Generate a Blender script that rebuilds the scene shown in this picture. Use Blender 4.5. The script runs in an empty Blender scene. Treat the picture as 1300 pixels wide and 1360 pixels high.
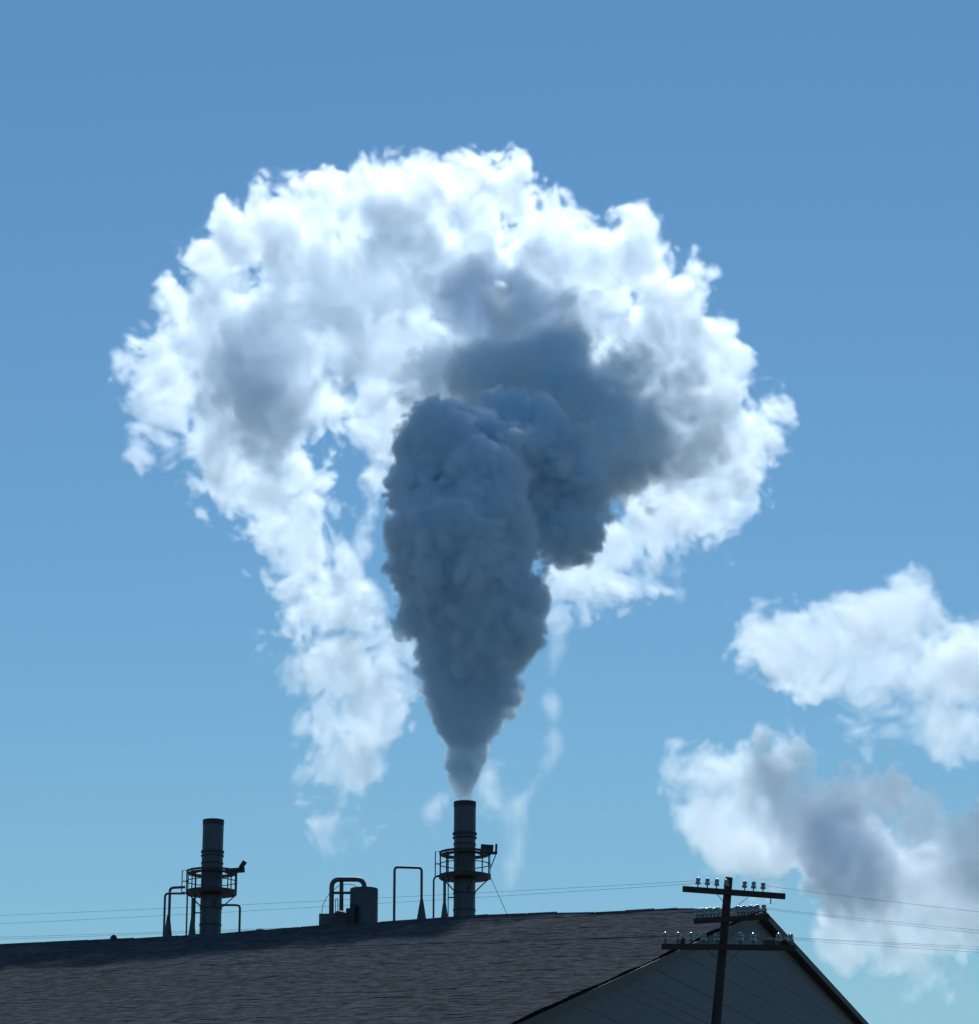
import bpy, bmesh, math, random
import numpy as np
from mathutils import Vector, Matrix

S = bpy.context.scene
COL = S.collection
R = math.radians

# ------------------------------------------------------------------ camera
F = 3686.0                     # focal length of the photograph in its own pixels (1300 x 1360)
PITCH = R(17.0)
EYE = Vector((0.0, 0.0, 1.7))
cd = bpy.data.cameras.new('camera'); cam = bpy.data.objects.new('camera', cd); COL.objects.link(cam)
cam.location = EYE; cam.rotation_euler = (math.pi / 2 + PITCH, 0, 0)
cd.sensor_fit = 'HORIZONTAL'; cd.sensor_width = 36.0; cd.lens = F / 1300.0 * 36.0
cd.clip_start = 0.5; cd.clip_end = 30000.0
S.camera = cam

# ------------------------------------------------------------------ sky and sun
SUN_EL, SUN_AZ = R(44.0), R(4.0)          # azimuth from +Y towards +X
w = bpy.data.worlds.new('World'); S.world = w; w.use_nodes = True
nt = w.node_tree; nt.nodes.clear()
wo = nt.nodes.new('ShaderNodeOutputWorld'); bg = nt.nodes.new('ShaderNodeBackground'); sk = nt.nodes.new('ShaderNodeTexSky')
sk.sky_type = 'NISHITA'; sk.sun_disc = False; sk.sun_elevation = SUN_EL; sk.sun_rotation = SUN_AZ
sk.altitude = 0.0; sk.air_density = 1.45; sk.dust_density = 0.0; sk.ozone_density = 10.0
bg.inputs['Strength'].default_value = 0.0735
film = nt.nodes.new('ShaderNodeMix'); film.data_type = 'RGBA'; film.blend_type = 'MULTIPLY'; film.inputs[0].default_value = 1.0
film.inputs[7].default_value = (0.905, 1.055, 1.0, 1)          # the cool cast of the film, the same in every direction
nt.links.new(sk.outputs[0], film.inputs[6]); nt.links.new(film.outputs[2], bg.inputs[0]); nt.links.new(bg.outputs[0], wo.inputs[0])
sl = bpy.data.lights.new('sun', 'SUN'); sl.energy = 3.2; sl.angle = R(0.53); sl.color = (0.935, 0.99, 1.0)
so = bpy.data.objects.new('sun', sl); COL.objects.link(so)
sd = Vector((math.sin(SUN_AZ) * math.cos(SUN_EL), math.cos(SUN_AZ) * math.cos(SUN_EL), math.sin(SUN_EL)))
so.location = sd * 200; so.rotation_euler = sd.to_track_quat('Z', 'Y').to_euler()
S.view_settings.view_transform = 'Standard'; S.view_settings.look = 'None'
S.view_settings.exposure = 0.0; S.view_settings.gamma = 1.0; S.view_settings.use_curve_mapping = False
S.render.engine = 'CYCLES'
cy = S.cycles
cy.max_bounces = 34; cy.volume_bounces = 30; cy.diffuse_bounces = 3; cy.glossy_bounces = 3; cy.transparent_max_bounces = 64
cy.volume_step_rate = 3.0; cy.volume_max_steps = 1024; cy.use_denoising = True
cy.sample_clamp_indirect = 8.0; cy.use_adaptive_sampling = True; cy.adaptive_threshold = 0.03

# ------------------------------------------------------------------ helpers
_rt, _fw, _up = Vector((1, 0, 0)), Vector((0, math.cos(PITCH), math.sin(PITCH))), Vector((0, -math.sin(PITCH), math.cos(PITCH)))
def at(px, py, Y):
    """The point at distance Y in front of the eye that the photograph shows at (px, py)."""
    d = _fw + _rt * ((px - 650.0) / F) - _up * ((py - 680.0) / F)
    return EYE + d * (Y / d.y)
def ppm(Y): return F / (Y * 1.02)                       # photograph pixels per metre at that distance

def tag(o, label=None, cat=None, group=None, kind=None):
    for k, v in (('label', label), ('category', cat), ('group', group), ('kind', kind)):
        if v: o[k] = v
    return o
def empty(name, loc, label, cat, group=None):
    o = bpy.data.objects.new(name, None); COL.objects.link(o); o.location = loc
    o.empty_display_size = 0.3
    return tag(o, label, cat, group)

class MB:
    """Collects boxes, tubes and lathes in world space and links them as one mesh."""
    def __init__(self): self.bm = bmesh.new()
    def box(self, c, size, rot=None):
        M = Matrix.Translation(Vector(c)) @ (rot.to_4x4() if rot else Matrix()) @ Matrix.Diagonal((*size, 1))
        bmesh.ops.create_cube(self.bm, size=1.0, matrix=M); return self
    def bar(self, a, b, wd, ht, up=Vector((0, 0, 1))):
        a, b = Vector(a), Vector(b); d = b - a; L = d.length; x = d / L
        y = up.cross(x)
        y = y.normalized() if y.length > 1e-5 else Vector((0, 1, 0)); z = x.cross(y)
        rot = Matrix((x, y, z)).transposed()
        return self.box((a + b) / 2, (L, wd, ht), rot)
    def tube(self, pts, r, n=8, cap=True):
        pts = [Vector(p) for p in pts]
        rs = r if isinstance(r, (list, tuple)) else [r] * len(pts)
        rings = []; ref = None
        for i, p in enumerate(pts):
            t = (pts[min(i + 1, len(pts) - 1)] - pts[max(i - 1, 0)]).normalized()
            if ref is None:
                ref = Vector((0, 0, 1)).cross(t)
                if ref.length < 1e-3: ref = Vector((1, 0, 0))
            ref = (ref - t * ref.dot(t)).normalized(); b = t.cross(ref)
            rings.append([self.bm.verts.new(p + (ref * math.cos(2 * math.pi * k / n) + b * math.sin(2 * math.pi * k / n)) * rs[i]) for k in range(n)])
        for A, B in zip(rings, rings[1:]):
            for k in range(n): self.bm.faces.new((A[k], A[(k + 1) % n], B[(k + 1) % n], B[k]))
        if cap: self.bm.faces.new(rings[0][::-1]); self.bm.faces.new(rings[-1])
        return self
    def ring(self, c, R0, R1, h, n=24, a0=0.0, a1=2 * math.pi):
        """A flat ring (or part of one) from radius R0 to R1, h tall, its underside at c."""
        full = abs(a1 - a0 - 2 * math.pi) < 1e-6; m = n if full else n + 1
        V = []
        for k in range(m):
            a = a0 + (a1 - a0) * k / n; cs, sn = math.cos(a), math.sin(a)
            V.append([self.bm.verts.new((c[0] + q * cs, c[1] + q * sn, c[2] + z)) for q, z in ((R0, 0), (R1, 0), (R1, h), (R0, h))])
        for k in range(n):
            A, B = V[k], V[(k + 1) % m]
            for j in range(4): self.bm.faces.new((A[j], B[j], B[(j + 1) % 4], A[(j + 1) % 4]))
        if not full: self.bm.faces.new(V[0][::-1]); self.bm.faces.new(V[-1])
        return self
    def lathe(self, base, prof, n=16, axis=None, cap=True):
        M = Matrix.Translation(Vector(base)) @ (axis.to_4x4() if axis else Matrix())
        rings = [[self.bm.verts.new(M @ Vector((r * math.cos(2 * math.pi * k / n), r * math.sin(2 * math.pi * k / n), z))) for k in range(n)] for r, z in prof]
        for A, B in zip(rings, rings[1:]):
            for k in range(n): self.bm.faces.new((A[k], A[(k + 1) % n], B[(k + 1) % n], B[k]))
        if cap: self.bm.faces.new(rings[0][::-1]); self.bm.faces.new(rings[-1])
        return self
    def build(self, name, mat, parent=None, smooth=False):
        bmesh.ops.recalc_face_normals(self.bm, faces=self.bm.faces)
        me = bpy.data.meshes.new(name); self.bm.to_mesh(me); self.bm.free()
        if smooth:
            for p in me.polygons: p.use_smooth = True
            me.set_sharp_from_angle(angle=R(40))
        me.materials.append(mat)
        o = bpy.data.objects.new(name, me); COL.objects.link(o)
        if parent is not None:
            root = parent
            off = Vector((0, 0, 0))
            while root is not None: off += root.location; root = root.parent
            me.transform(Matrix.Translation(-off)); o.parent = parent
        else:
            c = sum((v.co for v in me.vertices), Vector()) / len(me.vertices)
            c.z = min(v.co.z for v in me.vertices)
            me.transform(Matrix.Translation(-c)); o.location = c
        return o

def mat(name, base, rough=0.7, metal=0.0, var=0.25, scale=2.0, bump=0.0, stretch=(1, 1, 1), dark=None, spec=0.5, coat=0.0):
    m = bpy.data.materials.new(name); m.use_nodes = True; t = m.node_tree; L = t.links.new
    p = t.nodes['Principled BSDF']
    tc = t.nodes.new('ShaderNodeTexCoord'); mp = t.nodes.new('ShaderNodeMapping'); mp.inputs['Scale'].default_value = stretch
    L(tc.outputs['Object'], mp.inputs[0])
    n1 = t.nodes.new('ShaderNodeTexNoise'); n1.inputs['Scale'].default_value = scale; n1.inputs['Detail'].default_value = 8; n1.inputs['Roughness'].default_value = 0.65
    L(mp.outputs[0], n1.inputs[0])
    rp = t.nodes.new('ShaderNodeValToRGB'); e = rp.color_ramp.elements
    d = dark or tuple(c * (1 - var) for c in base)
    e[0].position = 0.32; e[0].color = (*d, 1); e[1].position = 0.68; e[1].color = (*[c * (1 + var * 0.6) for c in base], 1)
    L(n1.outputs[0], rp.inputs[0]); L(rp.outputs[0], p.inputs['Base Color'])
    mr = t.nodes.new('ShaderNodeMapRange'); mr.inputs['To Min'].default_value = max(rough - 0.12, 0.02); mr.inputs['To Max'].default_value = min(rough + 0.12, 1)
    L(n1.outputs[0], mr.inputs[0]); L(mr.outputs[0], p.inputs['Roughness'])
    p.inputs['Metallic'].default_value = metal; p.inputs['Specular IOR Level'].default_value = spec; p.inputs['Coat Weight'].default_value = coat
    if bump:
        b = t.nodes.new('ShaderNodeBump'); b.inputs['Strength'].default_value = bump; b.inputs['Distance'].default_value = 0.05
        L(n1.outputs[0], b.inputs['Height']); L(b.outputs[0], p.inputs['Normal'])
    return m

M = {
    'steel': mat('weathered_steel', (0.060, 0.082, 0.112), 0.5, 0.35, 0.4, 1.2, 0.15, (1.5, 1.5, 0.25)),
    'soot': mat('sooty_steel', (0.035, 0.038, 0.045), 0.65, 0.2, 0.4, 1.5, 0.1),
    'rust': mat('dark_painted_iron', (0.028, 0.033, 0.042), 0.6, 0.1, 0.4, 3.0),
    'duct': mat('galvanised_duct', (0.06, 0.075, 0.095), 0.5, 0.3, 0.35, 1.0, 0.1),
    'wood': mat('creosoted_wood', (0.022, 0.018, 0.016), 0.75, 0.0, 0.5, 6.0, 0.3, (6, 6, 0.4)),
    'shingle': mat('tarred_shingle', (0.085, 0.092, 0.103), 0.95, 0.0, 0.6, 3.0, 0.6, (1, 1, 1), spec=0.0),
    'siding': mat('painted_board', (0.075, 0.09, 0.115), 0.7, 0.0, 0.3, 1.5, 0.1, (1, 1, 6)),
    'trim': mat('dark_trim', (0.03, 0.03, 0.033), 0.7, 0.0, 0.3, 2.0),
    'brick': mat('sooty_masonry', (0.16, 0.11, 0.09), 0.85, 0.0, 0.4, 1.0, 0.2),
    'ground': mat('yard_gravel', (0.10, 0.095, 0.085), 0.95, 0.0, 0.35, 0.08, 0.2),
    'wire': mat('weathered_wire', (0.07, 0.08, 0.09), 0.45, 0.6, 0.2, 2.0),
    'glass': mat('aqua_glass', (0.02, 0.06, 0.06), 0.14, 0.0, 0.2, 8.0, spec=0.8, coat=1.0),
}
_p = M['glass'].node_tree.nodes['Principled BSDF']; _p.inputs['Coat Roughness'].default_value = 0.22; _p.inputs['Coat IOR'].default_value = 2.3

# ------------------------------------------------------------------ ground
g = MB(); bmesh.ops.create_grid(g.bm, x_segments=40, y_segments=40, size=12000.0)
go = g.build('ground', M['ground']); tag(go, kind='structure')

# ------------------------------------------------------------------ the long shingled factory roof
random.seed(4)
RIDGE = [(-220, 1263), (-100, 1259.5), (0, 1256), (60, 1253.5), (120, 1251), (180, 1248.5), (240, 1245), (290, 1242), (340, 1238), (400, 1233.5), (450, 1230), (505, 1227), (560, 1223.5), (610, 1220), (650, 1217.5),
         (700, 1216), (740, 1214.5), (790, 1214), (830, 1212.5), (870, 1210.5), (900, 1209), (940, 1209.5), (975, 1208), (1003, 1207)]
def ridge_Y(px): return 92.0 + (1003 - px) * 0.0085
RP = [at(px, py, ridge_Y(px)) for px, py in RIDGE]
rdir = (RP[-1] - RP[0]); rdir.z = 0; RLEN = rdir.length; rdir.normalize()          # along the ridge, towards its right end
qdir = Vector((-rdir.y, rdir.x, 0))                                                # away from the eye
RS = [(p - RP[0]).dot(rdir) for p in RP]
RQ = [(p - RP[0]).dot(qdir) for p in RP]
def ridge(s):
    i = max(0, min(len(RS) - 2, next((k for k in range(len(RS) - 1) if s <= RS[k + 1]), len(RS) - 2)))
    t = (s - RS[i]) / (RS[i + 1] - RS[i]); return RP[i].lerp(RP[i + 1], t)
FRONT, BACK, SLOPE, BSLOPE = 31.0, 52.0, math.tan(R(13.6)), 0.085
def roof_z(x, y):
    p = Vector((x, y, 0)) - RP[0]; s = p.dot(rdir); r = ridge(min(max(s, 0), RLEN)); t = (Vector((x, y, 0)) - Vector((r.x, r.y, 0))).dot(qdir)
    return r.z - (t * BSLOPE if t > 0 else -t * SLOPE)
house = empty('factory_building', Vector((ridge(RLEN * .5).x, ridge(RLEN * .5).y, 0)), 'long low factory building with a dark shingled roof running across the foot of the picture', 'building')
def ripple(s, d): return 0.035 * math.sin(s * 0.9 + 1.7 * math.sin(d * 0.5)) * math.sin(d * 0.8 + s * 0.13) + 0.012 * math.sin(s * 2.3 + d * 1.1)
# courses of shingles, each tab with its own tilt and edge
sh = MB(); bm = sh.bm; cw = 0.42; ncs = int(FRONT / cw); d = 0.0
sl_ = Vector((-qdir.x, -qdir.y, -SLOPE)).normalized(); nrm = rdir.cross(sl_ * -1).normalized()
if nrm.z < 0: nrm = -nrm
for c in range(ncs):
    s = -0.2 - random.random() * 0.5
    while s < RLEN + 0.25:
        wd = random.uniform(0.45, 1.1); e = min(s + wd, RLEN + 0.3)
        lift = random.uniform(0.004, 0.012) * (2.2 if random.random() < 0.06 else 1); sag = random.uniform(-0.02, 0.03)
        V = []
        for ss in (s + 0.006, e - 0.006):
            r = ridge(min(max(ss, 0), RLEN)) + rdir * (ss - min(max(ss, 0), RLEN))
            for dd, up in ((c * cw - 0.02, 0.004), ((c + 1) * cw + 0.05 + sag, lift), ((c + 1) * cw + 0.05 + sag, lift - 0.03)):
                V.append(bm.verts.new(r + sl_ * dd + nrm * (up + ripple(ss, dd))))
        bm.faces.new((V[0], V[3], V[4], V[1])); bm.faces.new((V[1], V[4], V[5], V[2]))
        bm.faces.new((V[0], V[1], V[2])); bm.faces.new((V[3], V[5], V[4]))
        s = e
o = sh.build('shingles', M['shingle'], house); tag(o, kind='stuff')
def slope_slab(t0, t1, drop0, drop1, th, name, m, over=0.25):
    mb = MB(); rows = []
    st = [-over] + [RS[i] for i in range(1, len(RS) - 1)] + [RLEN + over]
    for s in st:
        r = ridge(min(max(s, 0), RLEN)) + rdir * (s - min(max(s, 0), RLEN))
        a, b = r + qdir * t0 - Vector((0, 0, drop0)), r + qdir * t1 - Vector((0, 0, drop1))
        rows.append([mb.bm.verts.new(v) for v in (a, b, b - Vector((0, 0, th)), a - Vector((0, 0, th)))])
    for A, B_ in zip(rows, rows[1:]):
        for j in range(4): mb.bm.faces.new((A[j], B_[j], B_[(j + 1) % 4], A[(j + 1) % 4]))
    mb.bm.faces.new(rows[0][::-1]); mb.bm.faces.new(rows[-1])
    return mb.build(name, m, house)
slope_slab(-FRONT - 0.2, 0.0, (FRONT + .2) * SLOPE + 0.10, 0.10, 0.16, 'roof', M['shingle'])
slope_slab(0.003, BACK, 0.02, BACK * BSLOPE + 0.02, 0.22, 'roof', M['trim'])
cap = MB()
for a, b in zip(RP, RP[1:]):
    n_ = max(1, int((b - a).length / 0.9))
    for k in range(n_):
        p, q = a.lerp(b, k / n_), a.lerp(b, (k + 0.97) / n_); j = random.uniform(-0.012, 0.02)
        cap.tube([p + Vector((0, 0, -0.03 + j)), q + Vector((0, 0, -0.02 + j))], random.uniform(0.075, 0.10), 7)
cap.build('ridge_cap', M['shingle'], house)
# the end wall of boards under its two raking edges, and the long walls
RE = RP[-1]
def prof(t): return RE.z - 0.30 - (t * BSLOPE if t > 0 else -t * SLOPE)
bh = 0.28; z = 0.25; proto_m = None
while z < RE.z - 0.35:
    z1 = min(z + bh - 0.003, RE.z - 0.31)
    def span(zz):
        k = RE.z - 0.30 - zz
        return max(-FRONT + 0.4, -k / SLOPE), min(BACK - 0.5, k / BSLOPE)
    (a0, a1), (b0, b1) = span(z), span(z1)
    mb = MB(); V = []; j = random.uniform(-0.008, 0.008)
    for off, lean in ((-0.05, 0), (0.0 + j, 0)):
        for (t, zz) in ((a0, z), (a1, z), (b1, z1), (b0, z1)):
            p = Vector((RE.x, RE.y, 0)) + qdir * t + rdir * (off + (0.005 if zz == z and off > -0.05 else 0)); V.append(mb.bm.verts.new((p.x, p.y, zz)))
    for f in ((0, 1, 2, 3), (7, 6, 5, 4), (0, 4, 5, 1), (1, 5, 6, 2), (2, 6, 7, 3), (3, 7, 4, 0)): mb.bm.faces.new([V[i] for i in f])
    mb.build('board', M['siding'], house); z += bh
rk = MB()
for t0, t1 in ((-FRONT - .2, 0.0), (0.0, BACK)):
    e = Vector((RE.x, RE.y, 0)) + rdir * 0.30
    f = lambda t: Vector(((e + qdir * t).x, (e + qdir * t).y, prof(t) + 0.10))
    rk = MB(); rk.bar(f(t0), f(t1), 0.05, 0.24); rk.build('bargeboard', M['trim'], house)
def wall_between(p, q, z0, z1, th, name, m):
    mb = MB(); c = (p + q) / 2; mb.bar(Vector((p.x, p.y, (z0 + z1) / 2)), Vector((q.x, q.y, (z0 + z1) / 2)), th, z1 - z0); return mb.build(name, m, house)
fl, fr_ = RP[0] + qdir * (-FRONT + 0.5), RP[-1] + qdir * (-FRONT + 0.5); lowest = min(p.z for p in RP)
wall_between(fl, fr_ - rdir * 0.1, 0, lowest - (FRONT - .5) * SLOPE - 0.35, 0.3, 'wall', M['brick'])
bl, br = RP[0] + qdir * (BACK - 0.6), RP[-1] + qdir * (BACK - 0.6)
wall_between(bl, br - rdir * 0.1, 0, lowest - BACK * BSLOPE - 0.35, 0.3, 'wall', M['brick'])
wall_between(fl + rdir * 0.2 + qdir * .2, bl + rdir * 0.2 - qdir * .2, 0, lowest - (FRONT) * SLOPE - 0.4, 0.3, 'wall', M['brick'])

# ------------------------------------------------------------------ smokestacks
def px_len(n, Y): return n / ppm(Y)
def up_from(p, z): return Vector((p.x, p.y, z))
def smokestack(Y, cx_top, top, band, cx_base, half_top, half_base, deck, rail, label, beak):
    T_, Bt = at(cx_top, top, Y), at(cx_base, 1240, Y)
    lean = (T_ - Bt) / (T_.z - Bt.z)
    def axis(z): return T_ + lean * (z - T_.z)
    zb = roof_z(Bt.x, Bt.y) - 0.25
    root = empty('smokestack', axis(zb), label, 'smokestack', 'factory smokestacks')
    zband, zdeck, zrail = at(cx_top, band, Y).z, at(cx_base, deck, Y).z, at(cx_base, rail, Y).z
    rt, rb = px_len(half_top, Y), px_len(half_base, Y)
    def sleeve(z0, z1, r0, r1, name, m, hollow=False):
        mb = MB(); n = 32; rings = []
        lv = [(z0, r0), (z1, r1)]
        if hollow: lv += [(z1, r1 - 0.035), (z1 - 1.6, r1 - 0.035)]
        for zz, r in lv:
            c = axis(zz); rings.append([mb.bm.verts.new((c.x + r * math.cos(2 * math.pi * k / n), c.y + r * math.sin(2 * math.pi * k / n), zz)) for k in range(n)])
        for A, B_ in zip(rings, rings[1:]):
            for k in range(n): mb.bm.faces.new((A[k], A[(k + 1) % n], B_[(k + 1) % n], B_[k]))
        mb.bm.faces.new(rings[-1] if not hollow else rings[-1]); mb.bm.faces.new(rings[0][::-1])
        return mb.build(name, m, root, True)
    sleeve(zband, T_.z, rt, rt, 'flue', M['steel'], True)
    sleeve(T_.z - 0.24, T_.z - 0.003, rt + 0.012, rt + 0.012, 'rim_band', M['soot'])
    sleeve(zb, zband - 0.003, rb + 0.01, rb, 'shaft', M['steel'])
    for dz, h in ((0.02, 0.10), (-0.14, 0.05)):
        c = axis(zband + dz); MB().ring((c.x, c.y, c.z), rt - 0.02, rt + 0.05, h, 32).build('flange', M['soot'], root)
    # vertical seams and straps of the lower casing
    for zz in (zdeck - 0.75, zdeck - 1.5, zrail + 0.30):
        if zz > zb + 0.2:
            c = axis(zz); MB().ring((c.x, c.y, zz), rb - 0.01, rb + 0.025, 0.07, 32).build('strap', M['soot'], root)
    c = axis(zdeck); rd = px_len(33.5, Y)
    dk = MB().ring((c.x, c.y, zdeck - 0.06), rb + 0.03, rd, 0.06, 16).build('deck', M['rust'], root)
    MB().ring((c.x, c.y, zdeck), rd - 0.02, rd, 0.12, 16).build('kick_plate', M['rust'], dk)
    hr = MB(); a0 = R(100)
    for zz, h in ((zrail - 0.10, 0.10), (zdeck + (zrail - zdeck) * .5, 0.035)):
        hr.ring((c.x, c.y, zz), rd - 0.04, rd, h, 16)
    hr.ring((c.x, c.y, zrail - 0.16), rd - 0.42, rd - 0.05, 0.05, 16)
    hr.build('handrail', M['rust'], root)
    for k in range(12):
        a = 2 * math.pi * (k + 0.5) / 12
        p = Vector((c.x + (rd - 0.02) * math.cos(a), c.y + (rd - 0.02) * math.sin(a), zdeck)); MB().tube([p, up_from(p, zrail)], 0.028, 6).build('post', M['rust'], root)
    for k in range(4):
        a = R(22 + 90 * k)
        o_ = Vector((math.cos(a), math.sin(a), 0)); MB().tube([Vector((c.x, c.y, zdeck - 0.06)) + o_ * (rd - 0.06), Vector((c.x, c.y, zdeck - 0.62)) + o_ * (rb + 0.01)], 0.03, 6).build('brace', M['rust'], root)
    # caged ladder on the left
    ld = MB(); lx = c.x - rb - 0.24; ly = c.y - 0.1
    for dy in (-0.16, 0.2):
        ld.tube([(lx, ly + dy, zb + 0.05), (lx, ly + dy, zdeck + 0.9)], 0.02, 6)
    zz = zb + 0.3
    while zz < zdeck + 0.8: ld.tube([(lx, ly - 0.16, zz), (lx, ly + 0.2, zz)], 0.013, 6); zz += 0.3
    ld.build('ladder', M['rust'], root)
    for zz in (zdeck - 0.9, zdeck - 1.9): 
        if zz > zb + .3: MB().tube([(lx, ly, zz), (c.x - rb + 0.02, ly, zz)], 0.03, 6).build('ladder_bracket', M['rust'], root)
    # outer gate frame at the left of the platform
    gx = c.x - rd - 0.16; gf = MB()
    gf.tube([(gx, c.y - 0.25, zdeck + 0.02), (gx, c.y - 0.25, zrail - 0.02), (c.x - rd + 0.3, c.y - 0.25, zrail + 0.02)], 0.025, 6)
    gf.tube([(gx, c.y - 0.25, (zdeck + zrail) / 2), (c.x - rd + 0.1, c.y - 0.25, (zdeck + zrail) / 2)], 0.025, 6)
    gf.tube([(gx, c.y - 0.25, zdeck + 0.02), (c.x - rd + 0.2, c.y - 0.25, zdeck - 0.03)], 0.03, 6)
    gf.build('gate_frame', M['rust'], root)
    # mesh screen between the rails, both sides
    # lamp or hoist bracket leaning out to the right
    e = Vector((c.x + rd, c.y - 0.1, zrail))
    if beak:
        bk = MB(); bk.bar(e + Vector((-0.55, 0, -0.03)), e + Vector((0.34, 0, 0.03)), 0.16, 0.22)
        bk.bar(e + Vector((0.14, 0, 0.10)), e + Vector((0.34, 0, 0.42)), 0.16, 0.20)
        bk.build('hoist_bracket', M['rust'], root)
    else:
        bk = MB(); bk.bar(e + Vector((-0.42, 0, 0.14)), e + Vector((0.10, 0, 0.10)), 0.3, 0.36); bk.bar(e + Vector((-0.32, 0, -0.09)), e + Vector((0.28, 0, -0.05)), 0.2, 0.10)
        bk.bar(e + Vector((0.22, 0, -0.04)), e + Vector((0.24, 0, 0.34)), 0.14, 0.10); bk.build('floodlight', M['rust'], root)
        MB().tube([e + Vector((0.22, 0, -0.1)), e + Vector((-0.02, 0, -0.75))], 0.025, 6).build('light_strut', M['rust'], root)
    return root, axis, zdeck, rd
SY, SY2 = 123.0, 127.0
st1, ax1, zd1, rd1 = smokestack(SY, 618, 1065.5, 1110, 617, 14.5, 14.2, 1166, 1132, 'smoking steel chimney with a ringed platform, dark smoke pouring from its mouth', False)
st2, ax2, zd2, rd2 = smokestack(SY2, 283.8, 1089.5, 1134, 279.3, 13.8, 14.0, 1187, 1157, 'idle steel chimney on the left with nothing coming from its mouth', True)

# ------------------------------------------------------------------ pipes and vents on the roof
def bend(pts, r, seg=5):
    """Rounds the corners of a polyline with radius r."""
    out = [pts[0]]
    for a, b, c in zip(pts, pts[1:], pts[2:]):
        u, v = (a - b).normalized(), (c - b).normalized()
        for k in range(seg + 1):
            t = k / seg; out.append((b + u * r * (1 - t)) * (1 - t) ** 0 * 1.0 if False else ((b + u * r) * (1 - t) ** 2 + b * 2 * t * (1 - t) + (b + v * r) * t ** 2))
    return out + [pts[-1]]
def foot(p, sink=0.12): return Vector((p.x, p.y, roof_z(p.x, p.y) - sink))
def vent(label, Y, pts, r_px, cone=None, cone2=None, group='bent vent pipes on the roof', foot_first=True, foot_last=False, rb=5):
    P = [at(x, y, Y) for x, y in pts]; ends = []
    Q = list(P)
    if foot_first: Q[0] = foot(P[0])
    if foot_last: Q[-1] = foot(P[-1])
    root = empty('vent_pipe', Q[0] if foot_first or not foot_last else Q[-1], label, 'vent pipe', group)
    MB().tube(bend(Q, px_len(rb, Y)), px_len(r_px, Y), 12).build('pipe', M['duct'], root, True)
    if cone:
        x, y0, hw = cone; t = at(x, y0, Y); b = at(x, 1232, Y); b = Vector((t.x, t.y, roof_z(t.x, t.y) - 0.1)); vis = at(x, 1246 if x < 400 else 1224, Y).z
        rw = px_len(hw, Y) * 1.15; mb = MB(); n = 14; rings = []
        for zz, r in ((t.z, px_len(r_px, Y) + 0.004), (vis, rw), (vis - 0.05, rw), (b.z, rw)):
            rings.append([mb.bm.verts.new((t.x + r * math.cos(2 * math.pi * k / n), t.y + r * math.sin(2 * math.pi * k / n), zz)) for k in range(n)])
        for A, B_ in zip(rings, rings[1:]):
            for k in range(n): mb.bm.faces.new((A[k], A[(k + 1) % n], B_[(k + 1) % n], B_[k]))
        mb.bm.faces.new(rings[0]); mb.bm.faces.new(rings[-1][::-1]); mb.build('cone', M['duct'], root, True)
    return root
vent('slim goalpost-shaped vent pipe with a cone at its right foot', 122.0, [(524, 1226), (524.5, 1152), (560.5, 1153), (560.5, 1224)], 1.7, (560.5, 1194, 5.8), foot_last=True)
vent('bare bent pipe rising beside the cone at the left of the idle chimney', 126.0, [(218, 1248), (219.5, 1187), (246, 1187)], 1.5)
vent('outermost coned vent pipe curving over to the idle chimney platform', 126.6, [(224, 1248), (226, 1179.5), (246, 1178.5)], 1.8, (224, 1216, 5))
vent('coned vent pipe standing close under the platform of the idle chimney', 126.2, [(256, 1248), (256.3, 1193)], 1.9, (256, 1217, 4.6))
vent('thin straight pipe under the left edge of the idle chimney platform', 126.0, [(248.3, 1248), (249, 1190)], 1.1)
vent('elbow pipe leaving the right side of the idle chimney', 127.0, [(291, 1202.5), (319, 1202.5), (319, 1240)], 1.5, foot_first=False, foot_last=True)
vent('thin bent pipe reaching the platform of the smoking chimney', 122.0, [(576, 1226), (576.5, 1165.5), (585, 1163)], 1.25)
vent('coned vent pipe standing under the platform of the smoking chimney', 122.2, [(590.8, 1226), (591, 1170)], 1.9, (590.8, 1199, 4.6))

# the tank with its big looped duct
DY = 121.0
dcn = empty('dust_collector', foot(at(484, 1220, DY)), 'round grey tank with a fat looped duct on a boxy base between the chimneys', 'dust collector')
t0 = at(484, 1181, DY); tb = foot(t0, 0.2); rr = px_len(18.4, DY)
MB().lathe((t0.x, t0.y, tb.z), [(rr, 0), (rr, t0.z - tb.z - 0.03), (rr * .97, t0.z - tb.z + .01), (rr * 0.3, t0.z - tb.z + 0.07)], 32).build('tank', M['duct'], dcn, True)
for q in (0.45, 0.75): MB().ring((t0.x, t0.y, tb.z + (t0.z - tb.z) * q), rr - 0.01, rr + 0.015, 0.04, 32).build('tank_band', M['soot'], dcn)
P = [at(441, 1228, DY), at(441, 1168.3, DY), at(484.3, 1168.3, DY), at(484.3, 1185, DY)]; P[0] = foot(P[0])
MB().tube(bend(P, px_len(11, DY), 8), px_len(3.2, DY), 16).build('main_duct', M['duct'], dcn, True)
P = [at(455, 1228, DY + .1), at(454, 1169, DY + .1)]; P[0] = foot(P[0])
MB().tube([P[0], P[0].lerp(P[1], .45), P[1]], [px_len(3.6, DY), px_len(3.3, DY), px_len(2.6, DY)], 16).build('riser', M['duct'], dcn, True)
MB().tube([at(440, 1186, DY + .05), at(468, 1186, DY + .05)], px_len(2.0, DY), 12).build('cross_duct', M['duct'], dcn, True)
P = [at(445.7, 1220, DY - .3), at(446, 1194, DY - .3), at(449, 1194, DY - .3), at(449.3, 1220, DY - .3)]
MB().tube(bend(P, px_len(1.4, DY), 5), px_len(0.5, DY), 8).build('small_pipe', M['duct'], dcn)
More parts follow.
